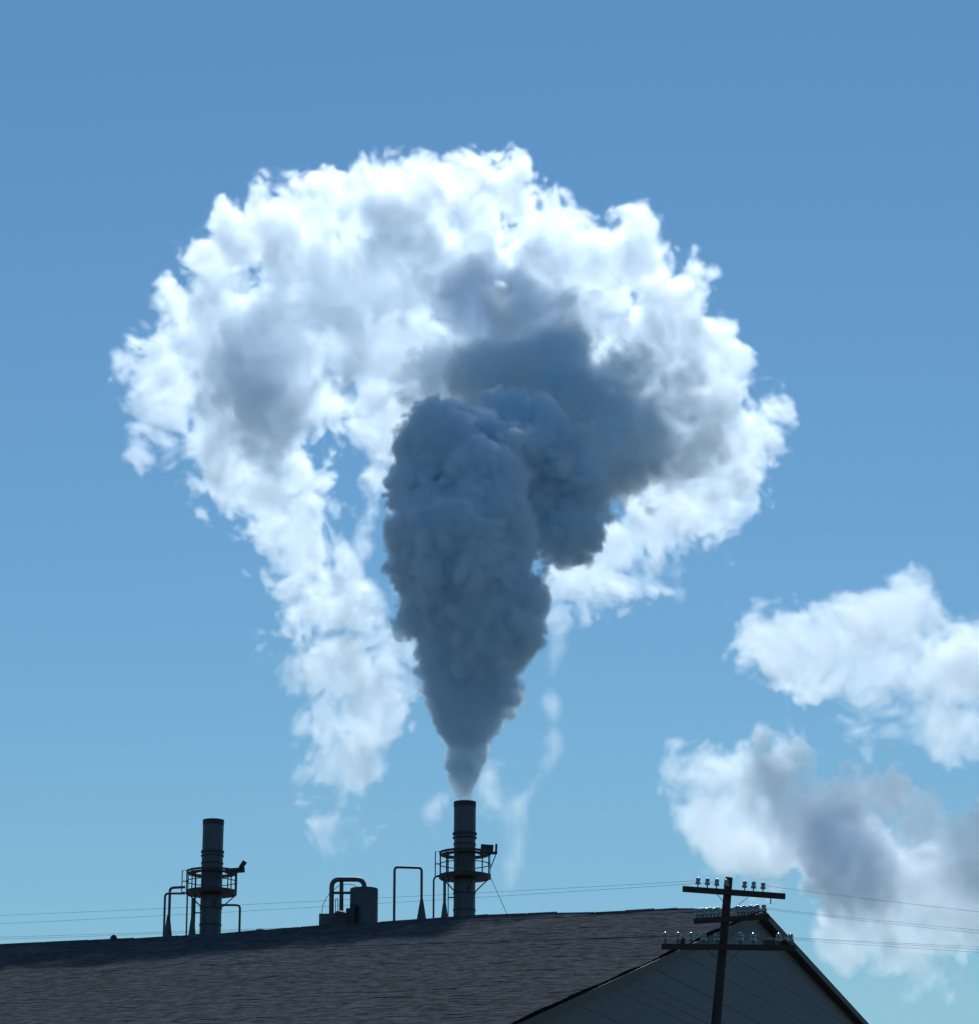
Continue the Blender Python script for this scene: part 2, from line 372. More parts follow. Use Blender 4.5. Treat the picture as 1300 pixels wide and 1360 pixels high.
a, b = at(424, 1213.5, DY - 0.9), at(462, 1213.5, DY - 0.9); zb = min(roof_z(a.x, a.y), roof_z(b.x, b.y)) - 0.2
bx = MB(); bx.box(((a.x + b.x) / 2, a.y + 0.8, (a.z + zb) / 2), (b.x - a.x, 1.5, a.z - zb)); bx.build('base_housing', M['duct'], dcn)
hp = at(452, 1219, DY - 1.0); MB().lathe((hp.x, hp.y - .1, hp.z), [(px_len(9, DY), -0.42), (px_len(9, DY), 0.12), (px_len(6, DY), 0.24), (0.02, 0.28)], 18).build('blower', M['rust'], dcn, True)
mp = MB(); q = at(466, 1208, DY - 0.7); mp.box((q.x, q.y, (q.z + zb) / 2), (px_len(11, DY), 0.6, q.z - zb)); mp.box((q.x + .1, q.y, q.z + .12), (px_len(7, DY), .4, .24)); mp.build('motor', M['rust'], dcn)
cb_ = [at(x, y, DY - .2) for x, y in ((427.5, 1214), (429, 1204), (433, 1194), (440, 1185), (449, 1177.5), (460, 1174.5), (469, 1175.5), (475, 1179), (477, 1183))]
MB().tube(cb_, 0.014, 6).build('cable', M['wire'], dcn)

# small things on the ridge
q = at(151, 1249, 99.4); sv = MB(); sv.lathe((q.x, q.y, roof_z(q.x, q.y) - 0.05), [(0.09, 0), (0.09, 0.13), (0.13, 0.14), (0.12, 0.21), (0.06, 0.28), (0.01, 0.30)], 14)
tag(sv.build('roof_vent', M['rust'], None, True), 'small round-capped vent stub alone on the left of the roof ridge', 'roof vent')
a, b = at(330, 1238, 98.2), at(366, 1236, 97.9); hm = MB(); n = 10; rows = []
for k in range(n + 1):
    p = a.lerp(b, k / n); h = 0.20 * math.sin(math.pi * min(k / n * 1.9, 1) / 2) * (1 if k / n < .45 else max(0.0, 1 - (k / n - .45) / .6)); z = roof_z(p.x, p.y) - 0.06
    rows.append([hm.bm.verts.new(p_) for p_ in (Vector((p.x, p.y - .7, z)), Vector((p.x, p.y - .35, z + h * .9 + .05)), Vector((p.x, p.y + .35, z + h + .05)), Vector((p.x, p.y + .7, z)))])
for A, B_ in zip(rows, rows[1:]):
    for j in range(3): hm.bm.faces.new((A[j], B_[j], B_[j + 1], A[j + 1]))
    hm.bm.faces.new((A[3], B_[3], B_[0], A[0]))
hm.bm.faces.new(rows[0]); hm.bm.faces.new(rows[-1][::-1])
tag(hm.build('roof_hatch', M['rust'], None, True), 'low dark hump on the ridge just right of the idle chimney', 'roof hatch')
g0, g1 = Vector((ax1(zd1).x + rd1 - .02, SY, zd1)), at(675, 1220, 122.5)
while g1.z > roof_z(g1.x, g1.y): g1 += (g1 - g0) * 0.05
tag(MB().tube([g0, g1], 0.012, 6).build('guy_wire', M['wire']), 'thin stay wire slanting from the smoking chimney platform down to the roof', 'stay wire')

# ------------------------------------------------------------------ utility pole
UY = 72.0
ptop, plow = at(967.5, 1166, UY), at(958, 1275, UY)
pd = (plow - ptop) / (ptop.z - plow.z); pbot = ptop + pd * (ptop.z + 0.4)
pole = empty('utility_pole', Vector((pbot.x, pbot.y, 0)), 'leaning wooden utility pole carrying three crossarms of glass insulators', 'utility pole')
def pole_at(z): return ptop + pd * (ptop.z - z)
n_ = 14; pts = [pole_at(ptop.z - (ptop.z + .4) * k / n_) for k in range(n_ + 1)]
MB().tube(pts, [0.104 + 0.10 * k / n_ for k in range(n_ + 1)], 16).build('pole', M['wood'], pole, True)
ins_mesh = None
def insulator(parent, p, s, axis):
    global ins_mesh
    mb = MB(); rot = axis.to_track_quat('Z', 'Y').to_matrix()
    mb.lathe(p, [(0.014 * s, 0), (0.014 * s, 0.10 * s)], 8, rot)
    o_ = mb.build('pin', M['rust'], parent)
    mb = MB()
    mb.lathe(p + axis * 0.07 * s, [(0.030 * s, 0), (0.062 * s, 0.004 * s), (0.056 * s, 0.055 * s), (0.034 * s, 0.066 * s), (0.032 * s, 0.080 * s), (0.050 * s, 0.086 * s), (0.055 * s, 0.102 * s), (0.052 * s, 0.120 * s), (0.044 * s, 0.136 * s), (0.031 * s, 0.149 * s), (0.016 * s, 0.157 * s), (0.003 * s, 0.160 * s)], 16, rot)
    return mb.build('insulator', M['glass'], parent, True)
WIRE_AT = {}
def crossarm(key, a, b, tk, ins, dY0=-0.2, dY1=-0.2, s=1.0, second=None):
    A, B_ = at(a[0], a[1], UY + dY0), at(b[0], b[1], UY + dY1)
    mb = MB(); mb.bar(A, B_, 0.10, tk); arm = mb.build('crossarm', M['wood'], pole); ax = (B_ - A).normalized(); up = ax.cross(Vector((0, 1, 0))).normalized()
    if up.z < 0: up = -up
    pts_ = []
    for x in ins:
        t = (x - a[0]) / (b[0] - a[0]); p = A.lerp(B_, t) + up * (tk / 2 - 0.003); insulator(arm, p, s, up); pts_.append(p + up * 0.15 * s)
    WIRE_AT[key] = pts_
    return arm
crossarm('top', (906, 1181), (1042.5, 1191), 0.145, (926, 938.5, 951, 963.5, 988, 1000, 1012.5), s=1.15)
crossarm('mid', (921, 1224), (1021, 1218), 0.13, (926, 934, 944, 954, 981, 989, 998, 1007, 1015.5), -0.35, -0.05, 1.2)
crossarm('mid_back', (924, 1223), (1019, 1218), 0.12, (930, 939, 949, 985, 994, 1003), 0.25, 0.45, 1.1)
crossarm('low', (878, 1257.5), (1056, 1259.5), 0.14, (883, 900, 917.5, 934, 952, 983, 1000, 1034, 1050), s=1.35)
def strut(a, b, dy=-0.3):
    MB().bar(at(*a, UY + dy), at(*b, UY + dy), 0.012, 0.045, Vector((0, 1, 0))).build('brace', M['rust'], pole)
strut((951, 1187), (961, 1199)); strut((993, 1192), (969, 1211)); strut((984, 1224), (966, 1246)); strut((938, 1262), (955, 1277)); strut((982, 1263), (966, 1278))
MB().tube([at(1023, 1190, UY - .2), at(1023.3, 1201, UY - .2)], 0.016, 6).build('bolt', M['rust'], pole)
for x, y, w_, h_ in ((906, 1252, 0.12, 0.2), (1021, 1253.5, 0.3, 0.15)):
    p = at(x, y, UY + .1); MB().box(p, (w_, 0.16, h_)).build('terminal_box', M['rust'], pole)

# ------------------------------------------------------------------ wires
def wire(p, q, sag, label, r=0.004):
    n = 28; pts_ = [p.lerp(q, k / n) - Vector((0, 0, sag * 4 * (k / n) * (1 - k / n))) for k in range(n + 1)]
    return tag(MB().tube(pts_, r, 5).build('overhead_wire', M['wire']), label, 'wire', 'overhead wires on the utility pole')
W = WIRE_AT
wire(W['top'][0], at(-900, 1241, 108), 0.25, 'wire running left from the outermost insulator of the top crossarm')
wire(W['top'][2], at(-900, 1256, 110), 0.3, 'wire running left from the third insulator of the top crossarm')
wire(W['mid'][0], at(-900, 1262, 108), 0.2, 'wire running left from the outermost insulator of the middle crossarm')
wire(W['mid'][2], at(-900, 1268, 109), 0.2, 'wire running left from the third insulator of the middle crossarm')
wire(W['low'][0], at(-900, 1290, 108), 0.1, 'wire running left over the shingles from the outermost insulator of the lowest crossarm', 0.009)
wire(W['low'][1], at(-900, 1300, 109), 0.1, 'wire running left from the second insulator of the lowest crossarm')
wire(W['top'][6], at(2000, 1268, 74), 0.2, 'lone wire running right from the top crossarm across the grey cloud')
wire(W['mid'][8], at(2000, 1281, 74), 0.2, 'upper of the two wires running right from the middle crossarm')
wire(W['mid'][7], at(2000, 1291, 75), 0.2, 'lower of the two wires running right from the middle crossarm')
wire(W['low'][8], at(2000, 1278, 74), 0.1, 'topmost of the three wires running right from the lowest crossarm')
wire(W['low'][7], at(2000, 1288, 75), 0.1, 'middle one of the three wires running right from the lowest crossarm')
wire(W['low'][6], at(2000, 1299, 76), 0.1, 'lowest of the three wires running right from the lowest crossarm')
# ------------------------------------------------------------------ smoke and clouds
def vol_material(name, color, sigma, g):
    m = bpy.data.materials.new(name); m.use_nodes = True; t = m.node_tree; t.nodes.clear()
    out = t.nodes.new('ShaderNodeOutputMaterial'); sc = t.nodes.new('ShaderNodeVolumeScatter'); sc.inputs['Color'].default_value = (*color, 1)
    ab = t.nodes.new('ShaderNodeVolumeAbsorption'); ad = t.nodes.new('ShaderNodeAddShader')
    sc.inputs['Anisotropy'].default_value = g; ab.inputs['Color'].default_value = (*color, 1)
    a = t.nodes.new('ShaderNodeAttribute'); a.attribute_name = 'density'
    ml = t.nodes.new('ShaderNodeMath'); ml.operation = 'MULTIPLY'; ml.inputs[1].default_value = sigma
    t.links.new(a.outputs['Fac'], ml.inputs[0])
    for x in (sc, ab): t.links.new(ml.outputs[0], x.inputs['Density'])
    t.links.new(sc.outputs[0], ad.inputs[0]); t.links.new(ab.outputs[0], ad.inputs[1])
    t.links.new(ad.outputs[0], out.inputs['Volume'])
    return m

def skin_material(name, base):
    """The faint outer veil of droplets: almost wholly clear, scattering a little light."""
    m = bpy.data.materials.new(name); m.use_nodes = True; t = m.node_tree; t.nodes.clear()
    out = t.nodes.new('ShaderNodeOutputMaterial'); mx = t.nodes.new('ShaderNodeMixShader'); mx.inputs[0].default_value = 0.015
    a = t.nodes.new('ShaderNodeBsdfTransparent'); b = t.nodes.new('ShaderNodeBsdfTranslucent'); b.inputs[0].default_value = (*base, 1)
    t.links.new(a.outputs[0], mx.inputs[1]); t.links.new(b.outputs[0], mx.inputs[2]); t.links.new(mx.outputs[0], out.inputs[0])
    return m

# tileable noise: octave bands made once by filtering white noise, looked up with smooth interpolation
NT = 128
_rng = np.random.default_rng(7)
_kf = np.fft.fftfreq(NT) * NT
_kr = np.fft.rfftfreq(NT) * NT
_K = np.sqrt(_kf[:, None, None] ** 2 + _kf[None, :, None] ** 2 + _kr[None, None, :] ** 2)
_K[0, 0, 0] = 1e-3
def _band(k0):
    n = np.fft.rfftn(_rng.standard_normal((NT, NT, NT)).astype(np.float32))
    f = np.exp(-(np.log2(_K / k0) ** 2) / (2 * 0.42 ** 2)) / _K ** 1.0
    b = np.fft.irfftn(n * f, s=(NT, NT, NT)); return (b / b.std()).astype(np.float32)
_bands = [_band(k) for k in (3, 6, 12, 24, 44)]
def _mix(rough, fold):
    out = np.zeros((NT, NT, NT), np.float32); a = 1.0
    for b in _bands:
        out += a * ((np.abs(b) - 0.8) * 1.5 if fold else b); a *= rough
    return (out / out.std()).astype(np.float32)
FBM, BILLOW, BILLOW_S = _mix(0.62, False), _mix(0.58, True), _mix(0.42, True)
FBM2 = np.roll(_mix(0.68, False)[::-1].transpose(1, 2, 0).copy(), 41, 0)
LOW = [np.roll(_bands[0] + 0.5 * _bands[1], s, 1).copy() for s in (0, 37, 71)]
_q = np.array([[0.80, 0.48, 0.36], [-0.60, 0.64, 0.48], [0.0, -0.6, 0.8]], np.float32)
def look(tab, p, size, rot=False):
    """The tiled noise TAB repeated every SIZE metres, at points p."""
    if rot: p = p @ _q
    u = (p * (NT / size)) % NT
    i = np.floor(u).astype(np.int32); f = (u - i).astype(np.float32); i %= NT; j = (i + 1) % NT
    t = tab.ravel(); N2 = NT * NT
    ix, jx = i[:, 0] * N2, j[:, 0] * N2; iy, jy = i[:, 1] * NT, j[:, 1] * NT; iz, jz = i[:, 2], j[:, 2]
    fx, fy, fz = f[:, 0], f[:, 1], f[:, 2]
    a = t[ix + iy + iz] * (1 - fz) + t[ix + iy + jz] * fz
    b = t[ix + jy + iz] * (1 - fz) + t[ix + jy + jz] * fz
    c = t[jx + iy + iz] * (1 - fz) + t[jx + iy + jz] * fz
    d = t[jx + jy + iz] * (1 - fz) + t[jx + jy + jz] * fz
    return (a * (1 - fy) + b * fy) * (1 - fx) + (c * (1 - fy) + d * fy) * fx
def sstep(x, lo, hi):
    t = np.clip((x - lo) / (hi - lo), 0, 1); return t * t * (3 - 2 * t)

B = 4                                                     # voxels along a block's edge
def vapour(name, blobs, Y0, voxel, sigma, color, g, recipe, reach, label, cat, k, skin_at, group=None, skin_step=3, tubes=()):
    """Rounded puffs (px, py, radius px, depth offset m, depth stretch, density, roughness), merged softly, roughened by
    RECIPE and stored as one real density grid; round it a thin translucent skin that follows its surface."""
    C, Rr = [], []
    for b in blobs:
        C.append(tuple(at(b[0], b[1], Y0 + b[3]))); Rr.append(b[2] / ppm(Y0 + b[3]))
    C = np.array(C, np.float32); Rr = np.array(Rr, np.float32)
    st, de, ro = (np.array([b[i] for b in blobs], np.float32) for i in (4, 5, 6))
    ext = np.stack([Rr, Rr * st, Rr], 1); cell = voxel * B
    TC = [C] + [np.array([tuple(at(a[0], a[1], Y0 + dy)) for a in rows], np.float32) for dy, s, rows in tubes]
    TE = [ext] + [np.array([[a[2] / ppm(Y0), a[2] / ppm(Y0) * s, 0.1] for a in rows], np.float32) for dy, s, rows in tubes]
    C_, E_ = np.concatenate(TC), np.concatenate(TE)
    lo = (C_ - E_).min(0) - reach; hi = (C_ + E_).max(0) + reach
    nb = np.ceil((hi - lo) / cell).astype(int); hi = lo + nb * cell
    base = np.array([(lo[0] + hi[0]) / 2, (lo[1] + hi[1]) / 2, lo[2]], np.float32)
    ax = [lo[i] + np.arange(nb[i] + 1) * cell for i in range(3)]
    X, Y, Z = np.meshgrid(*ax, indexing='ij')
    P = np.stack([X.ravel(), Y.ravel(), Z.ravel()], 1).astype(np.float32)
    acc = np.zeros(len(P), np.float64); ad = acc.copy(); ar = acc.copy()
    for c, r, s, d, a in zip(C, Rr, st, de, ro):
        q = P - c; q[:, 1] /= s
        wgt = np.exp(np.clip(k * (r - np.sqrt((q * q).sum(1))), -60, 60)); acc += wgt; ad += wgt * d; ar += wgt * a
    for dy, s, rows in tubes:                             # continuous rising strands: (px, py, radius px, density, roughness) down the strand
        q = np.array([(*at(a[0], a[1], Y0 + dy), a[2] / ppm(Y0 + dy), a[3], a[4]) for a in rows]); q = q[np.argsort(q[:, 2])]
        f = lambda i: np.interp(P[:, 2], q[:, 2], q[:, i])
        dist = np.hypot(P[:, 0] - f(0), (P[:, 1] - f(1)) / s)
        sd = (f(3) - dist) * 0.92 - np.maximum(np.maximum(P[:, 2] - q[-1, 2], q[0, 2] - P[:, 2]), 0) * 1.2
        wgt = np.exp(np.clip(k * sd, -60, 60)); acc += wgt; ad += wgt * f(4); ar += wgt * f(5)
    acc = np.maximum(acc, 1e-25); shp = tuple(nb + 1)
    L = np.stack([np.log(acc) / k, ad / acc, ar / acc], 1).astype(np.float32).reshape(*shp, 3)
    corner = [L[a:shp[0] - 1 + a, b:shp[1] - 1 + b, c:shp[2] - 1 + c] for a in (0, 1) for b in (0, 1) for c in (0, 1)]
    top = np.max([c[..., 0] for c in corner], 0)
    bi = np.argwhere(top > -reach)                        # blocks that can hold vapour
    cv = np.stack([c[bi[:, 0], bi[:, 1], bi[:, 2]] for c in corner], 1)      # (n, 8, 3)
    t = np.arange(B) / B
    wx = np.stack([1 - t, t], 1)
    W = np.einsum('xa,yb,zc->xyzabc', wx, wx, wx).reshape(B ** 3, 8).astype(np.float32)
    off = np.stack(np.meshgrid(*[np.arange(B) * voxel] * 3, indexing='ij'), -1).reshape(-1, 3).astype(np.float32)
    dens = np.zeros((len(bi), B ** 3), np.float32); CH = 12000
    for s in range(0, len(bi), CH):
        v = np.einsum('wk,nkc->nwc', W, cv[s:s + CH]).reshape(-1, 3)
        p = ((lo + bi[s:s + CH] * cell).astype(np.float32)[:, None, :] + off[None]).reshape(-1, 3)
        dens[s:s + CH] = recipe(p, v[:, 0], v[:, 1], v[:, 2]).reshape(-1, B ** 3)
    keep = dens.max(1) > 0.004
    bi, dens = bi[keep], dens[keep]
    # the grid's numbers ride on a point list: a table of blocks, and the voxels of those that hold vapour
    table = np.full(int(np.prod(nb)), 0, np.int32)
    table[(bi[:, 0] * nb[1] + bi[:, 1]) * nb[2] + bi[:, 2]] = np.arange(1, len(bi) + 1)
    vals = np.concatenate([np.zeros(B ** 3, np.float32), dens.ravel()])
    me = bpy.data.meshes.new(name + '_samples'); nv = max(len(table), len(vals)); me.vertices.add(nv)
    a1 = me.attributes.new('block', 'INT', 'POINT'); a1.data.foreach_set('value', np.pad(table, (0, nv - len(table))))
    a2 = me.attributes.new('value', 'FLOAT', 'POINT'); a2.data.foreach_set('value', np.pad(vals, (0, nv - len(vals))))
    src = bpy.data.objects.new(name + '_samples', me)     # never linked to the scene: it only feeds the grid
    lo_, res = lo - base, nb * B
    print('VAPOUR', name, 'voxels', res, 'of which filled', round(len(vals) / 1e6, 2), 'M')
    def field(step, mesh_at=None, m_=None):
        t_ = bpy.data.node_groups.new(name + '_field', 'GeometryNodeTree')
        t_.interface.new_socket('Geometry', in_out='INPUT', socket_type='NodeSocketGeometry')
        t_.interface.new_socket('Geometry', in_out='OUTPUT', socket_type='NodeSocketGeometry')
        N, Lk = t_.nodes.new, t_.links.new
        go_ = N('NodeGroupOutput'); oi = N('GeometryNodeObjectInfo'); oi.inputs['Object'].default_value = src
        def im(op, a, b, c=None):
            x = N('FunctionNodeIntegerMath'); x.operation = op
            for q, s_ in zip((a, b, c), x.inputs):
                if isinstance(q, bpy.types.NodeSocket): Lk(q, s_)
                elif q is not None: s_.default_value = int(q)
            return x.outputs[0]
        pos = N('GeometryNodeInputPosition'); sb = N('ShaderNodeVectorMath'); sb.operation = 'SUBTRACT'; Lk(pos.outputs[0], sb.inputs[0]); sb.inputs[1].default_value = tuple(float(x) for x in lo_)
        sc_ = N('ShaderNodeVectorMath'); sc_.operation = 'SCALE'; Lk(sb.outputs[0], sc_.inputs[0]); sc_.inputs['Scale'].default_value = 1.0 / voxel
        sx = N('ShaderNodeSeparateXYZ'); Lk(sc_.outputs[0], sx.inputs[0])
        ix = []
        for i in range(3):
            f = N('FunctionNodeFloatToInt'); f.rounding_mode = 'ROUND'; Lk(sx.outputs[i], f.inputs[0])
            ix.append(im('MINIMUM', im('MAXIMUM', f.outputs[0], 0), res[i] - 1))
        bq = [im('DIVIDE_FLOOR', v, B) for v in ix]; lq = [im('MODULO', v, B) for v in ix]
        bidx = im('MULTIPLY_ADD', im('MULTIPLY_ADD', bq[0], nb[1], bq[1]), nb[2], bq[2])
        lidx = im('MULTIPLY_ADD', im('MULTIPLY_ADD', lq[0], B, lq[1]), B, lq[2])
        def samp(ty, attr, idx):
            na = N('GeometryNodeInputNamedAttribute'); na.data_type = ty; na.inputs['Name'].default_value = attr
            s_ = N('GeometryNodeSampleIndex'); s_.data_type = ty; s_.domain = 'POINT'
            Lk(oi.outputs['Geometry'], s_.inputs['Geometry']); Lk(na.outputs[0], s_.inputs['Value']); Lk(idx, s_.inputs['Index']); return s_.outputs[0]
        blk = samp('INT', 'block', bidx)
        val = samp('FLOAT', 'value', im('MULTIPLY_ADD', blk, B ** 3, lidx))
        vc = N('GeometryNodeVolumeCube'); Lk(val, vc.inputs['Density'])
        r_ = [int((res[i] - 1) // step) + 1 for i in range(3)]
        vc.inputs['Min'].default_value = tuple(float(x) for x in lo_); vc.inputs['Max'].default_value = tuple(float(lo_[i] + (r_[i] - 1) * step * voxel) for i in range(3))
        for i, a_ in enumerate('XYZ'): vc.inputs['Resolution ' + a_].default_value = r_[i]
        o_ = vc.outputs[0]
        if mesh_at is not None:
            vm = N('GeometryNodeVolumeToMesh'); Lk(o_, vm.inputs['Volume']); vm.inputs['Threshold'].default_value = mesh_at; vm.inputs['Adaptivity'].default_value = 0.0
            o_ = vm.outputs[0]
        sm = N('GeometryNodeSetMaterial'); Lk(o_, sm.inputs[0]); sm.inputs['Material'].default_value = m_; Lk(sm.outputs[0], go_.inputs[0])
        return t_
    # the skin
    sm_ = skin_material(name + '_skin', color)
    tm = bpy.data.meshes.new('skin'); to = bpy.data.objects.new('skin', tm); COL.objects.link(to)
    md = to.modifiers.new('skin', 'NODES'); md.node_group = field(skin_step, skin_at, sm_)
    dg = bpy.context.evaluated_depsgraph_get(); sk_ = bpy.data.meshes.new_from_object(to.evaluated_get(dg))
    bpy.data.objects.remove(to); sk_.name = name
    sk_.materials.clear(); sk_.materials.append(sm_)
    o = bpy.data.objects.new(name, sk_); COL.objects.link(o); o.location = Vector(base); tag(o, label, cat, group)
    print('  skin faces', len(sk_.polygons))
    vd = bpy.data.volumes.new('vapour'); vo = bpy.data.objects.new('vapour', vd); COL.objects.link(vo); vo.parent = o; vo['kind'] = 'stuff'
    mv = vol_material(name + '_vapour', color, sigma, g); vd.materials.append(mv)
    md = vo.modifiers.new('vapour', 'NODES'); md.node_group = field(1, None, mv)
    return o

# --- the dark column from the stack
COLY = 123.0
edge = [(1066, 604.5, 631.5), (1050, 602, 634), (1035, 599, 638), (1020, 595, 643), (1000, 590, 651), (985, 585, 657), (970, 579, 664), (955, 573, 671), (938, 567, 678), (920, 562, 686),
        (905, 559, 692), (890, 555, 699), (875, 551, 706), (855, 545, 717), (838, 539, 723), (820, 530, 722), (800, 522, 719), (780, 518, 718), (755, 510, 721), (730, 505, 723), (700, 505, 721)]
rows = []
for (y, l, r) in edge:
    q = (1066 - y) / 366.0
    rows.append(((l + r) / 2, y, (r - l) / 2 + 0.5 - 1.0 * min(1, q * 2), 0.25 if y > 1058 else (0.6 if y > 1045 else 1.0), 0.10 + 0.9 * min(1, q * 1.25)))
cb = []
cb += [(592, 602, 80, 1.2, 1, 1, 1), (560, 640, 55, 0.8, 1, 1, 1), (640, 640, 70, -0.6, 1, 1, 1), (648, 690, 68, -1.2, 1, 1, 1), (580, 690, 70, 0.0, 1, 1, 1), (530, 660, 24, 0.5, 1, 1, .8), (528, 722, 26, 0.3, 1, 1, .8),
       (600, 560, 42, 1.4, 1, 1, 1), (650, 590, 50, 1.6, 1, 1, 1),
       (690, 580, 62, 4.2, 1, 1, 1), (735, 630, 62, 4.6, 1, 1, 1), (775, 672, 38, 4.4, 1, 1, 1), (808, 690, 18, 4.4, 1, 1, .8), (725, 705, 44, 3.6, 1, 1, 1), (742, 738, 16, 3.4, 1, 1, .8), (660, 545, 40, 4.0, 1, 1, 1), (700, 660, 60, 3.5, 1, 1, 1), (715, 610, 66, 3.2, 1, 1, 1), (690, 610, 60, 2.4, 1, 1, 1), (755, 640, 56, 4.0, 1, 1, 1), (780, 700, 34, 4.0, 1, 1, 1), (740, 690, 50, 3.8, 1, 1, 1), (690, 560, 50, 4.6, 1, 1, 1)]
def column_recipe(p, sdf, dens, ro):
    wv = np.stack([look(l, p, 12.0) for l in LOW], 1) * (0.12 * ro)[:, None]
    q = p + wv
    d = sdf - 0.16 * ro + (0.03 + 0.18 * ro) * look(BILLOW_S, q, 13.0) + (0.03 + 0.04 * ro) * look(FBM, q, 4.0, True)
    d = d + (0.065 + 0.05 * ro) * look(BILLOW, q, 3.7, True)
    return sstep(d / (0.35 + 0.65 * ro), -0.05, 0.28) * dens
vapour('smoke_plume', cb, COLY, 0.06, 3.4, (0.885, 0.958, 0.9998), 0.05, column_recipe, 0.9,
       'dark blue-grey column of smoke billowing up from the mouth of the smoking stack', 'smoke', 9.0, 0.5, tubes=[(0.0, 1.0, rows)])

# --- the pale cloud it drifts into
CLY = 142.0
D, T, H = 0.75, 0.30, 1.7      # usual, thin, heavy
wb = [
 (500, 250, 52, 0, .65, D, 1), (560, 270, 58, 2, .65, D, 1), (610, 255, 50, 0, .65, D, 1), (662, 252, 46, -1, .65, D, 1), (440, 275, 55, 0, .65, D, 1), (380, 300, 55, 1, .65, D, 1), (330, 320, 55, 0, .65, D, 1), (285, 345, 45, 0, .65, D, 1),
 (738, 312, 46, 0, .65, D, .7), (790, 332, 46, 0, .65, D, .7), (832, 338, 42, 0, .65, D, .7), (720, 320, 55, 1, .65, D, 1), (790, 360, 55, 0, .65, D, 1), (860, 350, 45, 0, .65, D, 1), (890, 410, 60, 1, .65, D, 1), (930, 460, 50, 0, .65, D, 1), (960, 490, 36, 0, .65, D, 1), (930, 560, 65, 0, .65, D, 1), (985, 585, 48, 0, .65, D, 1), (1010, 575, 28, 0, .65, D, .8),
 (960, 640, 48, 1, .65, D, 1), (980, 680, 26, 1, .65, T, 1),
 (265, 420, 55, 0, .65, D, 1), (225, 470, 45, 0, .65, D, 1), (168, 476, 26, 0, 1, D, .6), (152, 492, 16, 0, 1, D, .6), (345, 470, 90, 0, .8, H * .45, 1), (190, 535, 26, 0, .65, T, 1), (240, 520, 45, 0, .65, D, 1),
 (320, 440, 62, 0, 1.0, H * .6, 1), (350, 490, 66, 0, 1.1, H * .7, 1), (360, 550, 55, 0, 1.0, H * .6, 1), (330, 500, 60, 0, 1, H * .6, 1), (390, 420, 50, 0, .8, D, 1), (290, 590, 50, 0, .65, D, 1), (250, 605, 25, 0, .65, T, 1), (330, 650, 45, 0, .65, D, 1), (392, 630, 50, 0, .65, D, 1), (370, 710, 42, 0, .65, D, 1), (410, 740, 45, 0, .65, D, .9),
 (385, 800, 30, 0, .65, D * .8, 1), (420, 810, 42, 1, .65, D * .8, 1), (440, 870, 45, 0, .65, D * .8, 1), (480, 900, 48, 0, .65, T * 1.4, 1.1), (500, 950, 40, 1, .65, T * 1.1, 1.1), (440, 960, 46, 0, .65, T * 1.2, 1.1), (462, 1015, 40, 0, .65, T, 1.1), (460, 1060, 22, 0, .65, T, 1), (430, 1105, 26, 0, .65, T * .8, 1), (480, 1118, 22, 0, .65, T * .8, 1),
 (420, 380, 75, 0, .65, D, 1), (480, 370, 75, 1, .65, D, 1), (540, 360, 75, 0, .65, D, 1), (600, 360, 80, 0, .65, D, 1), (460, 450, 60, 0, .65, D, 1), (432, 535, 50, 0, .65, D, 1), (510, 440, 60, 2, .65, D, 1), (540, 480, 50, 2, .65, D, 1), (515, 545, 34, 2, .65, D * .8, 1), (515, 550, 26, 2, 1, D, .7), (470, 800, 30, 2, 1, T * 1.6, 1), (510, 820, 22, 2, 1, T * 1.3, .7), (525, 860, 32, 2, .65, T * 1.4, 1), (460, 800, 34, 0, .65, T * 1.5, 1), (408, 690, 36, 0, .65, D * .8, 1),
 (640, 400, 66, -2, 1.1, H * .8, 1), (690, 430, 66, -2, 1.1, H * .8, 1), (664, 378, 44, -1, 1, D, .6), (630, 490, 55, 0, .8, D, .8), (690, 490, 60, 0, .8, D, .8), (750, 480, 62, 0, .8, D, .8), (820, 505, 60, 0, .8, D, 1), (880, 540, 58, 0, .8, D, 1), (800, 575, 70, 0, .8, D, .8), (880, 610, 52, 0, .8, D, 1), (560, 440, 60, 1, .65, D * 1.2, 1), (500, 490, 45, 2, .65, D, 1), (540, 530, 40, 2, .65, D, 1), (590, 500, 60, -2, 1, H * .7, 1), (930, 610, 45, -1, 1, H * .7, 1), (850, 450, 60, 0, .65, D * 1.3, 1), (760, 410, 60, 0, .65, D, 1), (690, 370, 65, 0, .65, D, 1),
 (870, 680, 50, 2, .65, D, 1), (920, 690, 42, 2, .65, D, 1), (830, 720, 36, 2, .65, T * 1.5, 1), (770, 775, 40, 2, .65, D, 1), (735, 790, 26, 2, .65, T * 1.4, 1), (800, 790, 24, 2, .65, T * 1.4, 1), (870, 760, 30, 2, .65, T, 1), (900, 780, 18, 2, .65, T, 1), (840, 770, 18, 2, .65, T, 1), (800, 740, 30, 2, .65, T * 1.5, 1),
]
chain = [(742, 835, 12), (736, 870, 12), (730, 905, 11), (731, 940, 11), (737, 970, 12), (738, 1000, 13), (726, 1022, 14), (706, 1045, 15), (690, 1072, 17), (692, 1100, 17), (690, 1128, 14), (682, 1155, 10), (674, 1182, 6)]
strand = [(520, 545, 20), (508, 590, 19), (503, 640, 17), (492, 695, 16), (478, 750, 20), (470, 790, 22)]
wb += [(655, 1012, 10, 3, 1, D * .8, .3), (652, 1035, 11, 3, 1, D * .8, .35), (648, 1062, 11, 3, 1, D * .7, .35), (645, 1085, 9, 3, 1, T, .3), (586, 1066, 12, 3, 1, D * .7, .35), (575, 1078, 11, 3, 1, D * .6, .35), (567, 1090, 7, 3, 1, T, .3)]
